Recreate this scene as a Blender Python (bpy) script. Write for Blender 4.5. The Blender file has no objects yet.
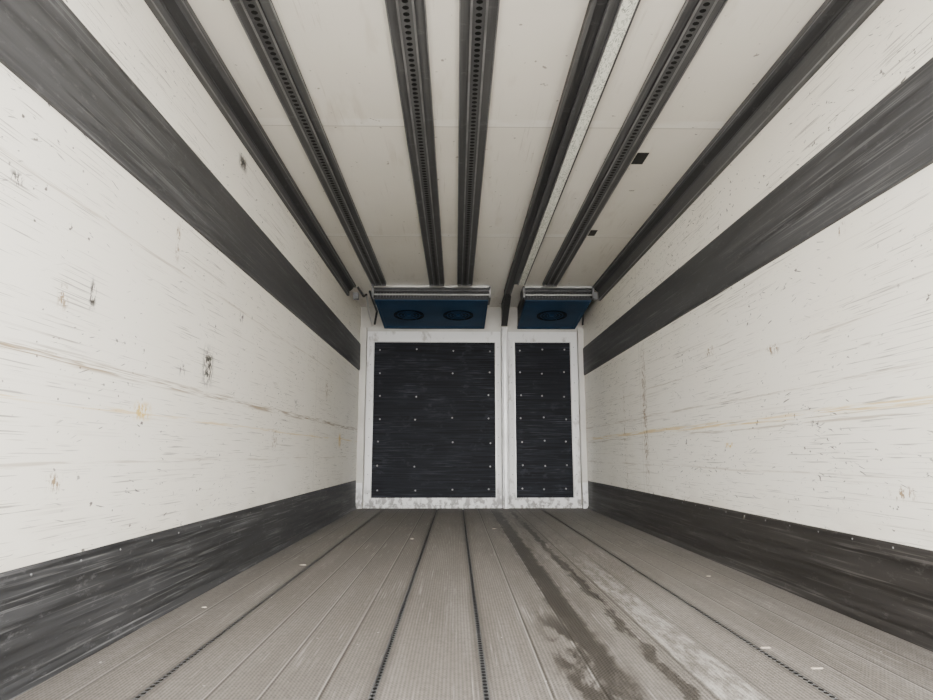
import bpy, math, random
from mathutils import Vector, Matrix
random.seed(7)

XL, XR = -1.075, 1.426
Y0, YB = 0.35, 7.2
ZC = 2.22
CAMZ = 0.575
RAIL_END = 6.15
SEAMS = (-0.76, -0.20, 0.075, 0.905)

# ------------------------------------------------------------------ node helper
class N:
    def __init__(s, name, rough=0.6, metal=0.0, spec=0.5):
        s.m = bpy.data.materials.new(name); s.m.use_nodes = True
        s.t = s.m.node_tree; s.b = s.t.nodes['Principled BSDF']
        s.b.inputs['Roughness'].default_value = rough
        s.b.inputs['Metallic'].default_value = metal
        s.b.inputs['Specular IOR Level'].default_value = spec
        tc = s.t.nodes.new('ShaderNodeTexCoord')
        sep = s.t.nodes.new('ShaderNodeSeparateXYZ')
        s.t.links.new(tc.outputs['Object'], sep.inputs[0])
        s.co = tc.outputs['Object']
        s.x, s.y, s.z = sep.outputs
    def _in(s, sock, v):
        if isinstance(v, (int, float)): sock.default_value = v
        elif isinstance(v, (tuple, list)): sock.default_value = (*v, 1.0) if len(v) == 3 and len(sock.default_value) == 4 else v
        else: s.t.links.new(v, sock)
    def math(s, op, a, b=0.0, c=0.0, clamp=False):
        n = s.t.nodes.new('ShaderNodeMath'); n.operation = op; n.use_clamp = clamp
        s._in(n.inputs[0], a); s._in(n.inputs[1], b); s._in(n.inputs[2], c)
        return n.outputs[0]
    def noise(s, scale=(1, 1, 1), detail=4.0, rough=0.55, off=(0, 0, 0), dist=0.0, rot=(0, 0, 0)):
        src = s.co
        if any(rot):
            r = s.t.nodes.new('ShaderNodeMapping'); r.inputs['Rotation'].default_value = rot
            s.t.links.new(src, r.inputs[0]); src = r.outputs[0]
        mp = s.t.nodes.new('ShaderNodeMapping')
        s.t.links.new(src, mp.inputs[0])
        mp.inputs['Scale'].default_value = scale
        mp.inputs['Location'].default_value = off
        n = s.t.nodes.new('ShaderNodeTexNoise')
        n.inputs['Scale'].default_value = 1.0
        n.inputs['Detail'].default_value = detail
        n.inputs['Roughness'].default_value = rough
        n.inputs['Distortion'].default_value = dist
        s.t.links.new(mp.outputs[0], n.inputs['Vector'])
        return n.outputs[0]
    def ramp(s, v, a, b, lo=0.0, hi=1.0):
        n = s.t.nodes.new('ShaderNodeMapRange'); n.interpolation_type = 'SMOOTHSTEP'
        s._in(n.inputs['Value'], v)
        n.inputs['From Min'].default_value = a; n.inputs['From Max'].default_value = b
        n.inputs['To Min'].default_value = lo; n.inputs['To Max'].default_value = hi
        return n.outputs[0]
    def mix(s, f, a, b):
        n = s.t.nodes.new('ShaderNodeMix'); n.data_type = 'RGBA'
        s._in(n.inputs[0], f); s._in(n.inputs[6], a); s._in(n.inputs[7], b)
        return n.outputs[2]
    def band(s, c, c0, r, soft=0.4):
        d = s.math('ABSOLUTE', s.math('SUBTRACT', c, c0))
        return s.ramp(d, r * (1 - soft), r * (1 + soft), 1.0, 0.0)
    def mul(s, a, b): return s.math('MULTIPLY', a, b)
    def col(s, c): s._in(s.b.inputs['Base Color'], c)
    def rough(s, c): s._in(s.b.inputs['Roughness'], c)
    def bump(s, h, strength=0.3, dist=0.01):
        n = s.t.nodes.new('ShaderNodeBump')
        n.inputs['Strength'].default_value = strength
        n.inputs['Distance'].default_value = dist
        s._in(n.inputs['Height'], h)
        s.t.links.new(n.outputs[0], s.b.inputs['Normal'])

# ------------------------------------------------------------------ materials
CREAM = (0.87, 0.838, 0.752)
def wall_mat(name, lines, marks, off):
    n = N(name, 0.38, 0, 0.4)
    big = n.noise((0.6, 0.5, 0.8), 3, off=(off, 0, 0))
    c = n.mix(n.ramp(big, 0.35, 0.7), CREAM, (0.83, 0.79, 0.695))
    s1 = n.noise((1, 0.9, 90), 3, 0.6, off=(off, 3, 1))
    s1g = n.noise((1, 1.0, 2.2), 3, off=(off + 4, 1, 1))
    f = n.mul(n.ramp(s1, 0.59, 0.66), n.ramp(s1g, 0.45, 0.64))
    c = n.mix(n.mul(f, 0.48), c, (0.27, 0.22, 0.16))
    s2 = n.noise((1, 3.0, 190), 2, 0.6, off=(off, 7, 5))
    s2g = n.noise((1, 1.6, 2.0), 3, off=(off + 8, 1, 1))
    c = n.mix(n.mul(n.mul(n.ramp(s2, 0.61, 0.67), n.ramp(s2g, 0.36, 0.56)), 0.65), c, (0.16, 0.135, 0.11))
    for k, rr in enumerate((0.22, -0.3)):
        s3 = n.noise((1, 14, 130), 2, 0.5, off=(off + k * 5, 17, 2), dist=0.4, rot=(rr, 0, 0))
        s3g = n.noise((1, 1.5, 1.8), 2, off=(off, 11 + 3 * k, 3))
        c = n.mix(n.mul(n.mul(n.ramp(s3, 0.685, 0.725), n.ramp(s3g, 0.47, 0.60)), 0.9), c, (0.05, 0.042, 0.035))
    sp = n.noise((1, 34, 48), 2, 0.5, off=(off + 9, 0, 0))
    spg = n.noise((1, 2.2, 2.2), 2, 0.5, off=(off + 2, 0, 6))
    c = n.mix(n.mul(n.mul(n.ramp(sp, 0.68, 0.73), n.ramp(spg, 0.44, 0.56)), 0.9), c, (0.06, 0.048, 0.036))
    for (z0, r, colr, amt) in lines:
        wob = n.noise((1, 1.2, 1), 2, off=(off, z0 * 10, 0))
        zz = n.math('ADD', n.z, n.math('MULTIPLY', n.math('SUBTRACT', wob, 0.5), 0.035))
        brk = n.ramp(n.noise((1, 2.5, 110), 3, 0.65, off=(off, z0 * 3, 2)), 0.45, 0.58)
        c = n.mix(n.mul(n.mul(n.band(zz, z0, r, 0.6), brk), amt), c, colr)
    for (y0, z0, ry, rz, colr, th) in marks:
        w = n.noise((1, 55, 32), 3, 0.7, off=(off, y0, z0))
        e = n.mul(n.band(n.y, y0, ry, 0.6), n.band(n.z, z0, rz, 0.6))
        c = n.mix(n.mul(e, n.ramp(w, th - .02, th + 0.05)), c, colr)
    c = n.mix(n.mul(n.band(n.y, 5.0, 0.005), 0.4), c, (0.40, 0.37, 0.32))
    g = n.mul(n.ramp(n.z, 0.28, 0.45, 1, 0), n.ramp(n.noise((1, 3, 9), 4, off=(off, 1, 8)), 0.4, 0.7))
    c = n.mix(n.mul(g, 0.28), c, (0.48, 0.43, 0.35))
    n.col(c)
    n.bump(s1, 0.02, 0.01)
    return n.m
DK = (0.020, 0.017, 0.014); YL = (0.66, 0.46, 0.11); BR = (0.28, 0.20, 0.11)
m_wl = wall_mat('wall_paint_l', [(0.83, 0.013, BR, 0.9), (0.71, 0.006, YL, 0.6), (1.28, 0.005, BR, 0.45), (0.55, 0.005, BR, .45)],
    [(2.81, .95, .05, .07, DK, .47), (1.89, 1.04, .015, .04, DK, .50), (2.25, .72, .05, .025, YL, .47),
     (1.52, 1.24, .02, .015, DK, .50), (1.79, .50, .03, .02, BR, .52), (6.08, .70, .05, .05, YL, .42),
     (2.43, 1.38, .015, .06, BR, .5), (3.1, 2.02, .05, .03, DK, .40), (3.9, .66, .05, .05, BR, .53),
     (5.4, 1.1, .05, .06, BR, .52), (2.55, .9, .02, .02, DK, .50), (1.75, 1.0, .02, .03, BR, .52),
     (3.2, 1.25, .03, .02, DK, .52), (4.4, .9, .04, .03, DK, .54)], 0.0)
m_wr = wall_mat('wall_paint_r', [(0.735, 0.013, YL, 0.7), (0.70, 0.005, BR, 0.6), (0.85, 0.009, BR, 0.55), (1.05, .005, BR, .4), (.5, .005, BR, .4)],
    [(2.87, 1.04, .05, .02, BR, .49), (2.3, 1.4, .03, .02, BR, .52), (2.57, .695, .025, .012, DK, .50),
     (4.9, .85, .05, .45, BR, .52), (3.4, .62, .05, .012, YL, .53), (2.1, .45, .05, .02, BR, .55),
     (3.6, 1.15, .05, .03, BR, .54), (5.5, .7, .03, .4, BR, .55)], 13.0)

def ceil_mat():
    n = N('ceiling_paint', 0.32, 0, 0.45)
    big = n.noise((0.9, 0.7, 1), 4)
    c = n.mix(n.ramp(big, 0.35, 0.7), (0.775, 0.745, 0.675), (0.71, 0.678, 0.605))
    for y0 in (3.05, 4.75):
        j = n.mul(n.band(n.y, y0, 0.035, 0.3), n.ramp(n.noise((3, 5, 1), 4), 0.3, 0.6))
        c = n.mix(n.mul(j, 0.6), c, (0.87, 0.86, 0.82))
        c = n.mix(n.mul(n.band(n.y, y0 + .04, 0.004), 0.6), c, (0.38, 0.35, 0.30))
    st = n.mul(n.ramp(n.noise((6, 1.2, 1), 4, 0.6), 0.58, 0.70), 0.24)
    c = n.mix(st, c, (0.42, 0.36, 0.27))
    sc = n.mul(n.ramp(n.noise((70, 2.5, 1), 3, 0.6), 0.60, 0.68), n.ramp(n.noise((3, 1.5, 1), 2, off=(5, 0, 0)), 0.45, 0.6))
    c = n.mix(n.mul(sc, 0.28), c, (0.34, 0.29, 0.23))
    sp = n.ramp(n.noise((22, 22, 1), 2), 0.71, 0.75)
    c = n.mix(n.mul(sp, 0.7), c, (0.15, 0.12, 0.09))
    n.col(c); return n.m
m_ceil = ceil_mat()

def dark_strip(name, a, b, scuff, sc_amt, off, axis='y'):
    n = N(name, 0.5, 0, 0.35)
    v = n.noise((1, 1.1, 34) if axis == 'y' else (34, 1.1, 34), 5, 0.65, off=(off, 0, 0))
    c = n.mix(n.ramp(v, 0.32, 0.68), a, b)
    s = n.noise((1, 1.6, 140) if axis == 'y' else (120, 1.6, 120), 3, 0.6, off=(off, 2, 3))
    g = n.noise((1, 1.2, 6), 3, off=(off, 5, 1))
    c = n.mix(n.mul(n.mul(n.ramp(s, 0.54, 0.66), n.ramp(g, 0.38, 0.6)), sc_amt), c, scuff)
    blot = n.noise((6, 14, 40), 5, 0.75, off=(off, 9, 9))
    c = n.mix(n.mul(n.ramp(blot, 0.56, 0.70), 0.28), c, scuff)
    n.col(c); n.rough(n.ramp(v, 0.3, 0.7, 0.45, 0.65)); n.bump(v, 0.08, 0.01)
    return n.m
m_band = dark_strip('band_aluminium', (0.030, 0.030, 0.031), (0.063, 0.063, 0.065), (0.16, 0.16, 0.162), 0.55, 0)
m_kick_l = dark_strip('kick_metal_l', (0.015, 0.0152, 0.016), (0.045, 0.0452, 0.047), (0.21, 0.21, 0.212), 0.55, 3)
m_kick_r = dark_strip('kick_metal_r', (0.013, 0.0115, 0.0105), (0.031, 0.028, 0.026), (0.135, 0.127, 0.118), 0.45, 8)
m_rail = dark_strip('rail_metal', (0.044, 0.044, 0.046), (0.090, 0.091, 0.093), (0.2, 0.2, 0.205), 0.3, 5, 'x')
m_rail_d = dark_strip('rail_metal_dark', (0.014, 0.014, 0.015), (0.032, 0.032, 0.033), (0.12, 0.12, 0.12), 0.3, 6, 'x')

def simple(name, c, rough=0.5, metal=0.0, var=0.15, sc=6, spec=0.4):
    n = N(name, rough, metal, spec)
    v = n.noise((sc, sc, sc), 4)
    d = tuple(k * (1 - 2 * var) for k in c)
    n.col(n.mix(n.ramp(v, 0.3, 0.7), c, d)); return n.m
m_black = simple('black_void', (0.006, 0.006, 0.006), 0.8)
m_dirtblack = simple('black_tape', (0.012, 0.012, 0.012), 0.6)
m_rivet = simple('rivet_zinc', (0.36, 0.36, 0.355), 0.5, 0.1, 0.1)
m_rivetd = simple('rivet_dull', (0.2, 0.2, 0.2), 0.4, 0.5, 0.1)
m_silver = simple('brushed_aluminium', (0.55, 0.55, 0.54), 0.35, 0.3, 0.12)
m_edge = simple('rail_edge_wear', (0.22, 0.22, 0.225), 0.4, 0.2, 0.2)
m_blue = simple('blue_panel', (0.011, 0.044, 0.100), 0.6, 0, 0.15, 4, 0.15)
m_fan = simple('fan_grille', (0.003, 0.005, 0.009), 0.7, 0, .1, 6, .1)
m_core = simple('shell_core', (0.7, 0.7, 0.68), 0.6)
m_chip = simple('wood_chip', (0.38, 0.33, 0.27), 0.8)
m_concrete = simple('yard_concrete', (0.50, 0.48, 0.455), 0.9, 0, 0.1, 1.5)

def white_scuffed():
    n = N('white_frame', 0.45)
    v = n.noise((9, 9, 4), 5, 0.7)
    c = n.mix(n.ramp(v, 0.55, 0.69), (0.74, 0.735, 0.725), (0.44, 0.42, 0.39))
    low = n.mul(n.ramp(n.z, 0.03, 0.30, 1, 0), n.ramp(n.noise((20, 20, 14), 4), 0.45, 0.58))
    c = n.mix(n.mul(low, 0.75), c, (0.13, 0.118, 0.105))
    n.col(c); return n.m
m_white = white_scuffed()
def backwall():
    n = N('bulkhead_paint', 0.45)
    v = n.noise((2, 2, 2), 4)
    n.col(n.mix(n.ramp(v, 0.4, 0.7), (0.58, 0.562, 0.52), (0.47, 0.452, 0.41))); return n.m
m_back = backwall()
def blackply():
    n = N('black_phenolic_ply', 0.65, 0, 0.12)
    v = n.noise((1.6, 1, 80), 5, 0.65)
    c = n.mix(n.ramp(v, 0.36, 0.68), (0.0085, 0.009, 0.0112), (0.0175, 0.019, 0.0245))
    s = n.noise((3, 1, 170), 3, 0.6)
    g = n.noise((2.4, 1, 5), 3)
    c = n.mix(n.mul(n.mul(n.ramp(s, 0.56, 0.65), n.ramp(g, 0.43, 0.60)), 0.55), c, (0.08, 0.087, 0.105))
    bl = n.noise((5, 1, 9), 5, 0.75, off=(3, 0, 3))
    c = n.mix(n.mul(n.ramp(bl, 0.56, 0.70), 0.28), c, (0.065, 0.070, 0.085))
    n.col(c); n.bump(v, 0.03, 0.004); return n.m
m_ply = blackply()
def strap_pale():
    n = N('pale_guide_strip', 0.5)
    v = n.noise((48, 16, 20), 2, 0.6, dist=1.8)
    c = n.mix(n.mul(n.band(v, 0.52, 0.022, 0.5), 0.85), (0.86, 0.87, 0.79), (0.20, 0.24, 0.19))
    n.col(c); return n.m
m_pale = strap_pale()

def floor_mat():
    n = N('ribbed_floor', 0.62, 0.0, 0.25)
    base = n.mix(n.ramp(n.noise((1.6, 0.7, 1), 6, 0.65), 0.3, 0.7), (0.192, 0.173, 0.152), (0.130, 0.116, 0.101))
    w = n.noise((9, 0.6, 1), 4, 0.6, off=(2, 0, 0))
    base = n.mix(n.mul(n.ramp(w, 0.45, 0.7), 0.45), base, (0.27, 0.252, 0.23))
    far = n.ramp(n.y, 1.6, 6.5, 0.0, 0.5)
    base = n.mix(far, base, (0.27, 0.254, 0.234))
    for xa, tint, amt in ((-0.48, (0.11, 0.10, 0.088), .3), (0.49, (0.13, 0.12, 0.108), .25)):
        base = n.mix(n.mul(n.band(n.x, xa, 0.28, 0.03), amt), base, tint)
    gr = n.noise((60, 45, 1), 4, 0.7)
    base = n.mix(n.ramp(gr, 0.40, 0.68, 0, 0.40), base, (0.05, 0.044, 0.039))
    rib = n.math('SINE', n.mul(n.x, 2 * math.pi / 0.0105))
    cr = n.math('SINE', n.mul(n.y, 2 * math.pi / 0.016))
    tread = n.math('ADD', n.mul(rib, 0.7), n.mul(n.mul(rib, cr), 0.6))
    ribd = n.ramp(tread, -0.9, 0.6, 1.0, 0.0)
    base = n.mix(n.mul(ribd, 0.52), base, (0.042, 0.037, 0.033))
    s = n.noise((130, 2.2, 1), 3, 0.6, off=(0, 3, 0))
    g = n.noise((3, 2.3, 1), 3, off=(8, 0, 0))
    base = n.mix(n.mul(n.mul(n.ramp(s, 0.57, 0.67), n.ramp(g, 0.42, 0.6)), 0.40), base, (0.42, 0.40, 0.375))
    for x0 in (-0.93, -0.60, -0.47, -0.33, 0.23, 0.36, 1.02, 1.16, 1.28):
        base = n.mix(n.mul(n.band(n.x, x0, 0.0022, 0.5), 0.45), base, (0.36, 0.34, 0.315))
        base = n.mix(n.mul(n.band(n.x, x0 + .006, 0.0030, 0.5), 0.8), base, (0.030, 0.027, 0.023))
    for x0 in SEAMS:
        base = n.mix(n.mul(n.band(n.x, x0, 0.022, 0.5), 0.45), base, (0.045, 0.04, 0.036))
    sp = n.ramp(n.noise((45, 30, 1), 2), 0.74, 0.78)
    base = n.mix(n.mul(sp, 0.7), base, (0.50, 0.48, 0.44))
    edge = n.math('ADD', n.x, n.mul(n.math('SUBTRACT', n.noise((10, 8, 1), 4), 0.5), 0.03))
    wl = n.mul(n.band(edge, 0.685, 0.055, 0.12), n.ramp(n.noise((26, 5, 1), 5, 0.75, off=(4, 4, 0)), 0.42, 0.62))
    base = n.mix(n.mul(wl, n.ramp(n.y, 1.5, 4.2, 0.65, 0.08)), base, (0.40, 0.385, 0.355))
    base = n.mix(n.mul(n.band(n.x, 0.622, 0.003, 0.4), 0.7), base, (0.045, 0.04, 0.035))
    base = n.mix(n.mul(n.band(n.x, 0.752, 0.003, 0.4), 0.6), base, (0.06, 0.055, 0.05))
    # damp patches
    wob = n.math('ADD', n.x, n.mul(n.math('SUBTRACT', n.noise((7, 6, 1), 6, 0.75, off=(1, 1, 0)), 0.5), 0.12))
    d1 = n.mul(n.band(wob, 0.405, 0.042, 0.3), n.ramp(n.noise((9, 1.6, 1), 5, 0.7, off=(6, 0, 0)), 0.30, 0.42))
    d3 = n.mul(n.band(wob, 0.37, 0.085, 0.25), n.mul(n.ramp(n.y, 2.2, 2.8, 1, 0), n.ramp(n.noise((12, 4, 1), 5, 0.7, off=(5, 2, 0)), 0.44, 0.54)))
    d2 = n.mul(n.band(wob, 0.565, 0.020, 0.3), n.ramp(n.noise((8, 2.2, 1), 4, 0.7, off=(3, 6, 0)), 0.38, 0.48))
    damp = n.math('MAXIMUM', n.math('MAXIMUM', d1, d3), n.mul(d2, 0.9))
    damp = n.mul(damp, n.ramp(n.y, 6.4, 7.1, 1, 0))
    dirt = n.mul(n.band(wob, 0.46, 0.15, 0.6), n.ramp(n.noise((16, 1.4, 1), 4, 0.7, off=(2, 9, 0)), 0.42, 0.65))
    base = n.mix(n.mul(dirt, 0.45), base, (0.055, 0.048, 0.041))
    base = n.mix(n.mul(damp, 0.86), base, (0.020, 0.017, 0.014))
    n.col(base); n.rough(n.math('SUBTRACT', 0.62, n.mul(damp, 0.05)))
    n.bump(tread, 0.35, 0.002)
    return n.m
m_floor = floor_mat()

# ------------------------------------------------------------------ mesh helper
class MB:
    def __init__(s): s.v = []; s.f = []; s.mi = []; s.mats = []
    def mid(s, m):
        if m not in s.mats: s.mats.append(m)
        return s.mats.index(m)
    def face(s, pts, m):
        i = len(s.v); s.v += [tuple(p) for p in pts]; s.f.append(tuple(range(i, i + len(pts)))); s.mi.append(s.mid(m))
    def box(s, x0, x1, y0, y1, z0, z1, m):
        i = len(s.v)
        s.v += [(x0,y0,z0),(x1,y0,z0),(x1,y1,z0),(x0,y1,z0),(x0,y0,z1),(x1,y0,z1),(x1,y1,z1),(x0,y1,z1)]
        for q in ((0,3,2,1),(4,5,6,7),(0,1,5,4),(1,2,6,5),(2,3,7,6),(3,0,4,7)):
            s.f.append(tuple(i + k for k in q)); s.mi.append(s.mid(m))
    def extr(s, prof, y0, y1, m):
        s.prism([(p[0], y0, p[1]) for p in prof], [(p[0], y1, p[1]) for p in prof], m)
    def prism(s, pts_a, pts_b, m):
        i = len(s.v); k = len(pts_a); s.v += [tuple(p) for p in pts_a] + [tuple(p) for p in pts_b]
        for a in range(k):
            b = (a + 1) % k
            s.f.append((i + a, i + b, i + k + b, i + k + a)); s.mi.append(s.mid(m))
        s.f.append(tuple(i + a for a in range(k))); s.mi.append(s.mid(m))
        s.f.append(tuple(i + k + a for a in range(k))[::-1]); s.mi.append(s.mid(m))
    def disc(s, c, ax, r, h, m, seg=10, dome=0.7):
        ax = Vector(ax).normalized(); u = ax.orthogonal().normalized(); w = ax.cross(u); c = Vector(c)
        a = [c + (u * math.cos(t) + w * math.sin(t)) * r for t in [2 * math.pi * k / seg for k in range(seg)]]
        b = [c + ax * h + (u * math.cos(t) + w * math.sin(t)) * r * dome for t in [2 * math.pi * k / seg for k in range(seg)]]
        s.prism(a, b, m)
    def ring(s, c, ax, r0, r1, h, m, seg=28):
        ax = Vector(ax).normalized(); u = ax.orthogonal().normalized(); w = ax.cross(u); c = Vector(c)
        P = lambda r, t, d: c + (u * math.cos(t) + w * math.sin(t)) * r + ax * d
        for k in range(seg):
            t0 = 2 * math.pi * k / seg; t1 = 2 * math.pi * (k + 1) / seg
            s.face([P(r0, t0, h), P(r1, t0, h), P(r1, t1, h), P(r0, t1, h)], m)
            s.face([P(r1, t0, 0), P(r1, t0, h), P(r1, t1, h), P(r1, t1, 0)], m)
            s.face([P(r0, t0, 0), P(r0, t0, h), P(r0, t1, h), P(r0, t1, 0)], m)
    def perf(s, xc, w, y0, y1, z, pitch, rx, ry, m):
        n = int((y1 - y0) / pitch); p = (y1 - y0) / n; h = w / 2; q = p / 2
        for k in range(n):
            yc = y0 + (k + .5) * p
            out = [(h,0),(h,q),(0,q),(-h,q),(-h,0),(-h,-q),(0,-q),(h,-q)]
            inn = [(rx*math.cos(a*math.pi/4), ry*math.sin(a*math.pi/4)) for a in range(8)]
            i = len(s.v)
            s.v += [(xc+a, yc+b, z) for a, b in out] + [(xc+a, yc+b, z) for a, b in inn]
            for a in range(8):
                b = (a + 1) % 8
                s.f.append((i+a, i+b, i+8+b, i+8+a)); s.mi.append(s.mid(m))
    def tube(s, pts, r, m, seg=8):
        pts = [Vector(p) for p in pts]
        for a, b in zip(pts[:-1], pts[1:]):
            d = b - a; s.disc(a, d, r, d.length, m, seg, 1.0)
    def make(s, name, bevel=0.0):
        me = bpy.data.meshes.new(name); me.from_pydata(s.v, [], s.f)
        for m in s.mats: me.materials.append(m)
        for p, i in zip(me.polygons, s.mi): p.material_index = i
        me.update()
        o = bpy.data.objects.new(name, me); bpy.context.scene.collection.objects.link(o)
        if bevel:
            b = o.modifiers.new('bevel', 'BEVEL'); b.width = bevel; b.segments = 2; b.limit_method = 'ANGLE'
        return o

# ------------------------------------------------------------------ shell
mb = MB()
edges = [XL] + list(SEAMS) + [XR]
g = 0.0080
for i in range(len(edges) - 1):
    a = edges[i] + (g if i else 0); b = edges[i+1] - (g if i < len(edges) - 2 else 0)
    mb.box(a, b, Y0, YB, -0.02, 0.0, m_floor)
mb.box(XL, XR, Y0, YB, -0.09, -0.02, m_black)
for sx in SEAMS:
    mb.perf(sx, 2 * g, Y0, YB, -0.001, 0.024, 0.0064, 0.0088, m_rail)
mb.make('floor')

mb = MB(); mb.box(XL - .07, XL, Y0, YB + .07, -.09, ZC + .07, m_wl); mb.make('wall_left')
mb = MB(); mb.box(XR, XR + .07, Y0, YB + .07, -.09, ZC + .07, m_wr); mb.make('wall_right')
mb = MB(); mb.box(XL, XR, YB, YB + .07, -.09, ZC + .07, m_back); mb.make('wall_back')
mb = MB(); mb.box(XL, XR, Y0, YB, ZC, ZC + .07, m_ceil)
mb.box(1.00, 1.065, 3.36, 3.50, ZC - .003, ZC, m_dirtblack)
mb.box(1.00, 1.05, 4.62, 4.74, ZC - .003, ZC, m_dirtblack)
mb.make('ceiling')

# kick strips (baseboards) with rivets
for side, X, sg, m, zt in (('left', XL, 1, m_kick_l, .298), ('right', XR, -1, m_kick_r, .290)):
    mb = MB()
    pr = [(X, 0.0), (X + sg*.022, 0.0), (X + sg*.010, .03), (X + sg*.008, zt - .008), (X + sg*.004, zt), (X, zt)]
    mb.extr(pr, Y0, YB - .10, m)
    y = 0.4
    while y < YB - .2:
        mb.disc((X + sg*.008, y, .275), (sg, 0, 0), .004, .002, m_rivetd, 8)
        y += .22
    mb.make('baseboard_' + side)
# wall bands
for k, (X, sg, z0, z1) in enumerate(((XL, 1, 1.485, 1.788), (XR, -1, 1.435, 1.745))):
    mb = MB()
    mb.extr([(X, z0), (X+sg*.010, z0+.003), (X+sg*.013, z0+.015), (X+sg*.013, z1-.015), (X+sg*.010, z1-.003), (X, z1)], Y0, YB-.02, m_band)
    mb.make('trim_%d' % (k + 1))

# cove rails in the ceiling corners
for X, sg in ((XL, 1), (XR, -1)):
    mb = MB()
    Y1 = RAIL_END + .1
    q = .085 if sg == 1 else .075
    zl = .108 if sg == 1 else .150
    mb.extr([(X, ZC-.001), (X+sg*q, ZC-.001), (X+sg*q, ZC-.022), (X+sg*.060, ZC-.024), (X+sg*.022, ZC-.062), (X+sg*.020, ZC-zl), (X, ZC-zl)], Y0, Y1, m_rail)
    mb.extr([(X+sg*.052, ZC-.026), (X+sg*.058, ZC-.033), (X+sg*.031, ZC-.060), (X+sg*.025, ZC-.055)], Y0, Y1, m_rail_d)
    mb.box(min(X+sg*.0201,X+sg*.023), max(X+sg*.0201,X+sg*.023), Y0, Y1, ZC-zl+.004, ZC-zl+.010, m_edge)
    mb.box(min(X+sg*(q-.008),X+sg*(q-.004)), max(X+sg*(q-.008),X+sg*(q-.004)), Y0, Y1, ZC-.025, ZC-.0221, m_edge)
    mb.make('ceiling_corner_rail')

# cargo tracks
def track(xc):
    mb = MB(); z = ZC; e = .0005
    for s_ in (-1, 1):
        a, b = sorted((xc + s_*.030, xc + s_*.074))
        mb.box(a, b, Y0, RAIL_END, z-.010, z-e, m_rail)
        a, b = sorted((xc + s_*.028, xc + s_*.033))
        mb.box(a, b, Y0, RAIL_END, z-.022, z-.010, m_rail_d)
        a, b = sorted((xc + s_*.069, xc + s_*.074))
        mb.box(a, b, Y0, RAIL_END, z-.016, z-.010, m_edge)
        a, b = sorted((xc + s_*.0245, xc + s_*.033))
        mb.box(a, b, Y0, RAIL_END, z-.025, z-.022, m_edge)
    mb.box(xc-.028, xc+.028, Y0, RAIL_END, z-.006, z-.001, m_black)
    mb.perf(xc, .050, Y0, RAIL_END, z-.021, .036, .0130, .0120, m_rail)
    mb.box(xc-.07, xc+.07, RAIL_END, RAIL_END+.012, z-.030, z-e, m_rail)
    return mb.make('ceiling_cargo_track')
for xc in (-0.755, -0.190, 0.082, 0.912): track(xc)

# partition guide rail + pale strip
mb = MB()
mb.box(.485, .555, Y0, RAIL_END+.3, ZC-.030, ZC-.0005, m_rail_d)
mb.box(.485, .500, Y0, RAIL_END+.3, ZC-.045, ZC-.030, m_rail)
mb.box(.545, .555, Y0, RAIL_END+.3, ZC-.045, ZC-.030, m_rail)
mb.box(.555, .600, Y0, RAIL_END, ZC-.012, ZC-.0005, m_rail)
mb.box(.602, .658, Y0, RAIL_END, ZC-.020, ZC-.0005, m_pale)
mb.box(.596, .602, Y0, RAIL_END, ZC-.022, ZC-.012, m_edge)
mb.box(.658, .666, Y0, RAIL_END, ZC-.022, ZC-.0005, m_rail)
mb.make('partition_guide_rail')

# ------------------------------------------------------------------ bulkhead panels
YF = YB - .001
def bulk(x0, x1, px0, px1, cols, name):
    mb = MB(); y1 = YF; y0 = YB - .035; z0, z1 = .035, 1.93; pz0, pz1 = .108, 1.81
    mb.box(x0, px0, y0, y1, z0, z1, m_white); mb.box(px1, x1, y0, y1, z0, z1, m_white)
    mb.box(px0, px1, y0, y1, z0, pz0, m_white); mb.box(px0, px1, y0, y1, pz1, z1, m_white)
    mb.box(px0, px1, y0+.015, y1, pz0, pz1, m_ply)
    for a, b, c, d in ((px0-.006, px0+.003, pz0, pz1), (px1-.003, px1+.006, pz0, pz1), (px0, px1, pz1-.003, pz1+.006)):
        mb.box(a, b, y0-.006, y0, c, d, m_silver)
    rows = 7
    for r in range(rows):
        zz = pz0 + .09 + (pz1 - pz0 - .18) * r / (rows - 1)
        for c in range(cols):
            xx = px0 + .07 + (px1 - px0 - .14) * c / (cols - 1) + random.uniform(-.012, .012)
            if cols > 3 and 0 < c < cols - 1 and (r + c) % 3 == 0: continue
            mb.disc((xx, y0+.015, zz + random.uniform(-.015, .015)), (0, -1, 0), .0095, .005, m_rivet, 10)
    for zz in [z0 + .12 + .2*k for k in range(9)]:
        for xx in ((x0+px0)/2, (x1+px1)/2): mb.disc((xx, y0, zz), (0, -1, 0), .005, .003, m_rivetd, 8)
    return mb.make(name)
bulk(-.99, .495, -.915, .435, 4, 'bulkhead_panel_1')  # framed black lining panels on the bulkhead, not modelled as doors
bulk(.578, 1.352, .652, 1.275, 3, 'bulkhead_panel_2')
# dividing post
mb = MB()
mb.box(.503, .570, YB-.10, YF, 0, 1.97, m_white)
mb.box(.518, .555, YB-.112, YB-.10, 0.0, 1.97, m_silver)
mb.make('trim_4', .004)
for a, b, nm in ((XL+.001, -1.0, 'trim_5'), (1.362, XR-.001, 'trim_6')):
    mb = MB()
    mb.box(a, b, YB-.06, YF, 0, 1.97, m_back)
    mb.box(a, b, YB-.095, YB-.06, 0, .27, m_white)
    mb.make(nm, .004)
mb = MB(); mb.box(-.995, .50, YB-.05, YF, 0, .034, m_white); mb.box(.573, 1.357, YB-.05, YF, 0, .034, m_white)
mb.make('trim_3', .003)

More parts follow.
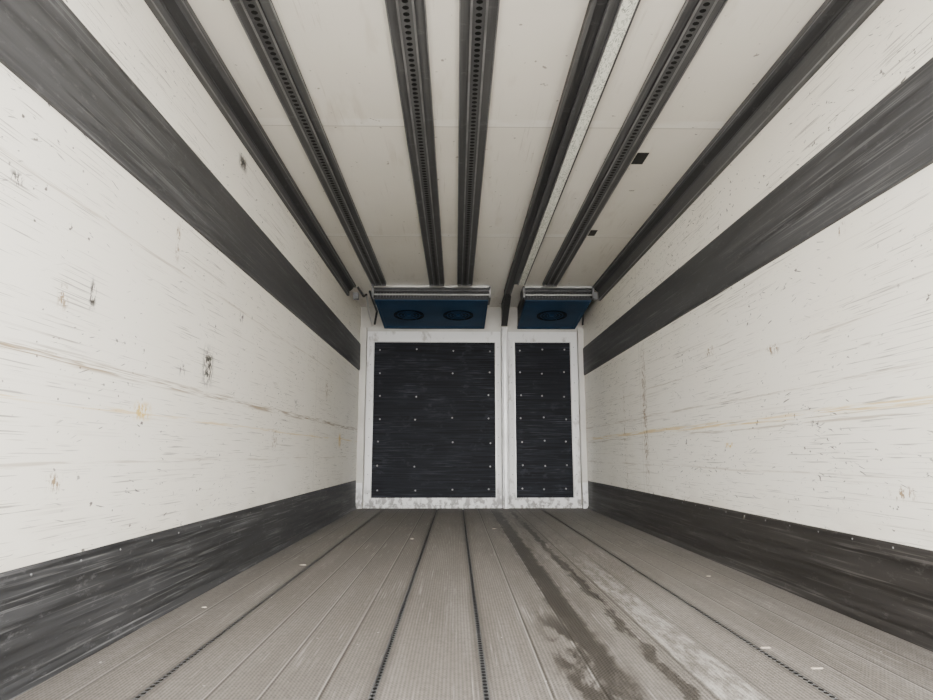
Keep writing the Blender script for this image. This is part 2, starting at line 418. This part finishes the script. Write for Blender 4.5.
# ------------------------------------------------------------------ evaporators
def evap(x0, x1, fans):
    mb = MB(); ya, yb = 6.28, 7.17; zf, zr = 2.095, 1.99; zt = ZC - .002
    A = [(x0, ya, zt), (x0, ya, zf), (x0, yb, zr), (x0, yb, zt)]
    B = [(x1, ya, zt), (x1, ya, zf), (x1, yb, zr), (x1, yb, zt)]
    mb.prism(A, B, m_rail_d)
    nrm = Vector((0, zr - zf, -(yb - ya))).normalized()
    def P(x, t, d): return Vector((x, ya + (yb-ya)*t, zf + (zr-zf)*t)) + nrm * d
    def slab(xa, xb, ta, tb, d0, d1, m):
        mb.prism([P(xa, ta, d0), P(xb, ta, d0), P(xb, tb, d0), P(xa, tb, d0)],
                 [P(xa, ta, d1), P(xb, ta, d1), P(xb, tb, d1), P(xa, tb, d1)], m)
    slab(x0-.005, x1+.005, -.02, 1.0, .001, .018, m_blue)
    for ta, tb in ((-.02, .03), (.95, 1.0)): slab(x0-.005, x1+.005, ta, tb, .018, .028, m_blue)
    for xa in (x0-.005, x1-.02): slab(xa, xa+.025, .03, .95, .018, .028, m_blue)
    for fx in fans:
        c = P(fx, .5, .0185)
        mb.ring(c, nrm, .145, .160, .008, m_fan)
        mb.disc(c, nrm, .145, .001, m_fan, 28, 1.0)
        for r in (.05, .085, .118): mb.ring(c, nrm, r-.003, r+.003, .006, m_blue)
        mb.disc(c, nrm, .03, .010, m_blue, 16)
        for k in range(6):
            an = k * math.pi / 3
            d = Vector((math.cos(an), 0, 0)) + Vector((0, yb-ya, zr-zf)).normalized() * math.sin(an)
            mb.tube([c + nrm*.006 + d*.03, c + nrm*.006 + d*.147], .0025, m_blue, 6)
    # ceiling flange, drip tube, coil slot
    mb.box(x0-.012, x1+.012, ya-.035, ya, 2.200, zt, m_silver)
    mb.box(x0-.02, x1+.02, ya-.040, ya-.005, 2.160, 2.176, m_rail)
    mb.tube([(x0-.01, ya-.03, 2.128), (x1+.01, ya-.03, 2.128)], .008, m_silver)
    mb.box(x0-.008, x1+.008, ya-.020, ya, 2.070, 2.096, m_rail_d)
    for k in range(int((x1-x0)/.03)):
        xx = x0 + .015 + k*.03
        mb.box(xx, xx+.004, ya-.008, ya, 2.105, 2.165, m_rail)
    for xx in (x0-.03, x1+.012):
        mb.box(xx, xx+.018, ya-.03, ya+.25, 2.09, zt, m_rail)
        mb.box(xx, xx+.018, ya-.05, ya-.01, 2.10, 2.19, m_edge)
    return mb
mb = evap(-.80, .31, (-.50, .02))
mb.tube([(-.86, 6.3, 2.17), (-.86, 6.9, 2.10), (-.90, 7.05, 1.99)], .012, m_rail_d)
mb.tube([(-.90, 6.35, 2.15), (-.93, 6.8, 2.05), (-.93, 7.08, 1.99)], .009, m_silver)
mb.tube([(-.98, 6.28, 2.21), (-.92, 6.30, 2.12), (-.90, 6.35, 2.15)], .012, m_rail_d)
mb.box(-1.02, -.97, 6.27, 6.33, 2.09, 2.15, m_edge)
mb.make('ceiling_evaporator_unit')
mb = evap(.69, 1.33, (1.01,))
mb.tube([(1.37, 6.3, 2.16), (1.38, 6.9, 2.10), (1.40, 7.05, 1.99)], .011, m_rail_d)
mb.box(1.345, 1.40, 6.26, 6.32, 2.09, 2.16, m_edge)
mb.make('ceiling_evaporator_unit')
mb = MB()
mb.prism([(.50, 6.5, ZC-.046), (.56, 6.5, ZC-.046), (.56, 7.05, 1.975), (.50, 7.05, 1.975)],
         [(.50, 6.5, ZC-.001), (.56, 6.5, ZC-.001), (.56, 7.05, ZC-.001), (.50, 7.05, ZC-.001)], m_rail_d)
mb.make('partition_track_bracket', .003)

# small litter on the floor
mb = MB()
for (x, y, s_) in ((-.80, 3.55, .025), (.93, 2.05, .018), (.98, 1.86, .02), (-.3, 4.6, .02), (-.95, 2.6, .012), (.3, 5.2, .02), (1.2, 3.2, .014)):
    a = random.random()*3; k = [(math.cos(a+t)*s_*random.uniform(.7,1), math.sin(a+t)*s_*random.uniform(.2,.4)) for t in (0,1.2,2.5,3.6,5)]
    mb.prism([(x+p, y+q, .0005) for p, q in k], [(x+p*.9, y+q*.9, .004) for p, q in k], m_chip)
mb.make('floor_debris')

mb = MB(); mb.box(-30, 30, -40, 30, -1.35, -1.2, m_concrete); mb.make('ground')

# ------------------------------------------------------------------ light
w = bpy.data.worlds.new('World'); bpy.context.scene.world = w; w.use_nodes = True
bg = w.node_tree.nodes['Background']; bg.inputs[0].default_value = (1.0, 0.992, 0.978, 1); bg.inputs[1].default_value = 14.0
sd = bpy.data.lights.new('sun', 'SUN'); sd.energy = 9.5; sd.angle = math.radians(60); sd.color = (1, .99, .975)
so = bpy.data.objects.new('sun', sd); bpy.context.scene.collection.objects.link(so)
so.rotation_euler = Vector((0.0, 1.0, -0.12)).to_track_quat('-Z', 'Y').to_euler(); so.location = (0, -10, 3)

# ------------------------------------------------------------------ camera
F = 650.0
cd = bpy.data.cameras.new('camera'); co = bpy.data.objects.new('camera', cd)
bpy.context.scene.collection.objects.link(co)
cd.sensor_width = 36; cd.lens = F / 933 * 36; cd.clip_start = .02
co.location = (0, 0, CAMZ)
pitch = math.atan(104 / F); yaw = math.atan(10.5 / 658)
co.rotation_euler = (math.pi/2 + pitch, 0, -yaw)
bpy.context.scene.camera = co
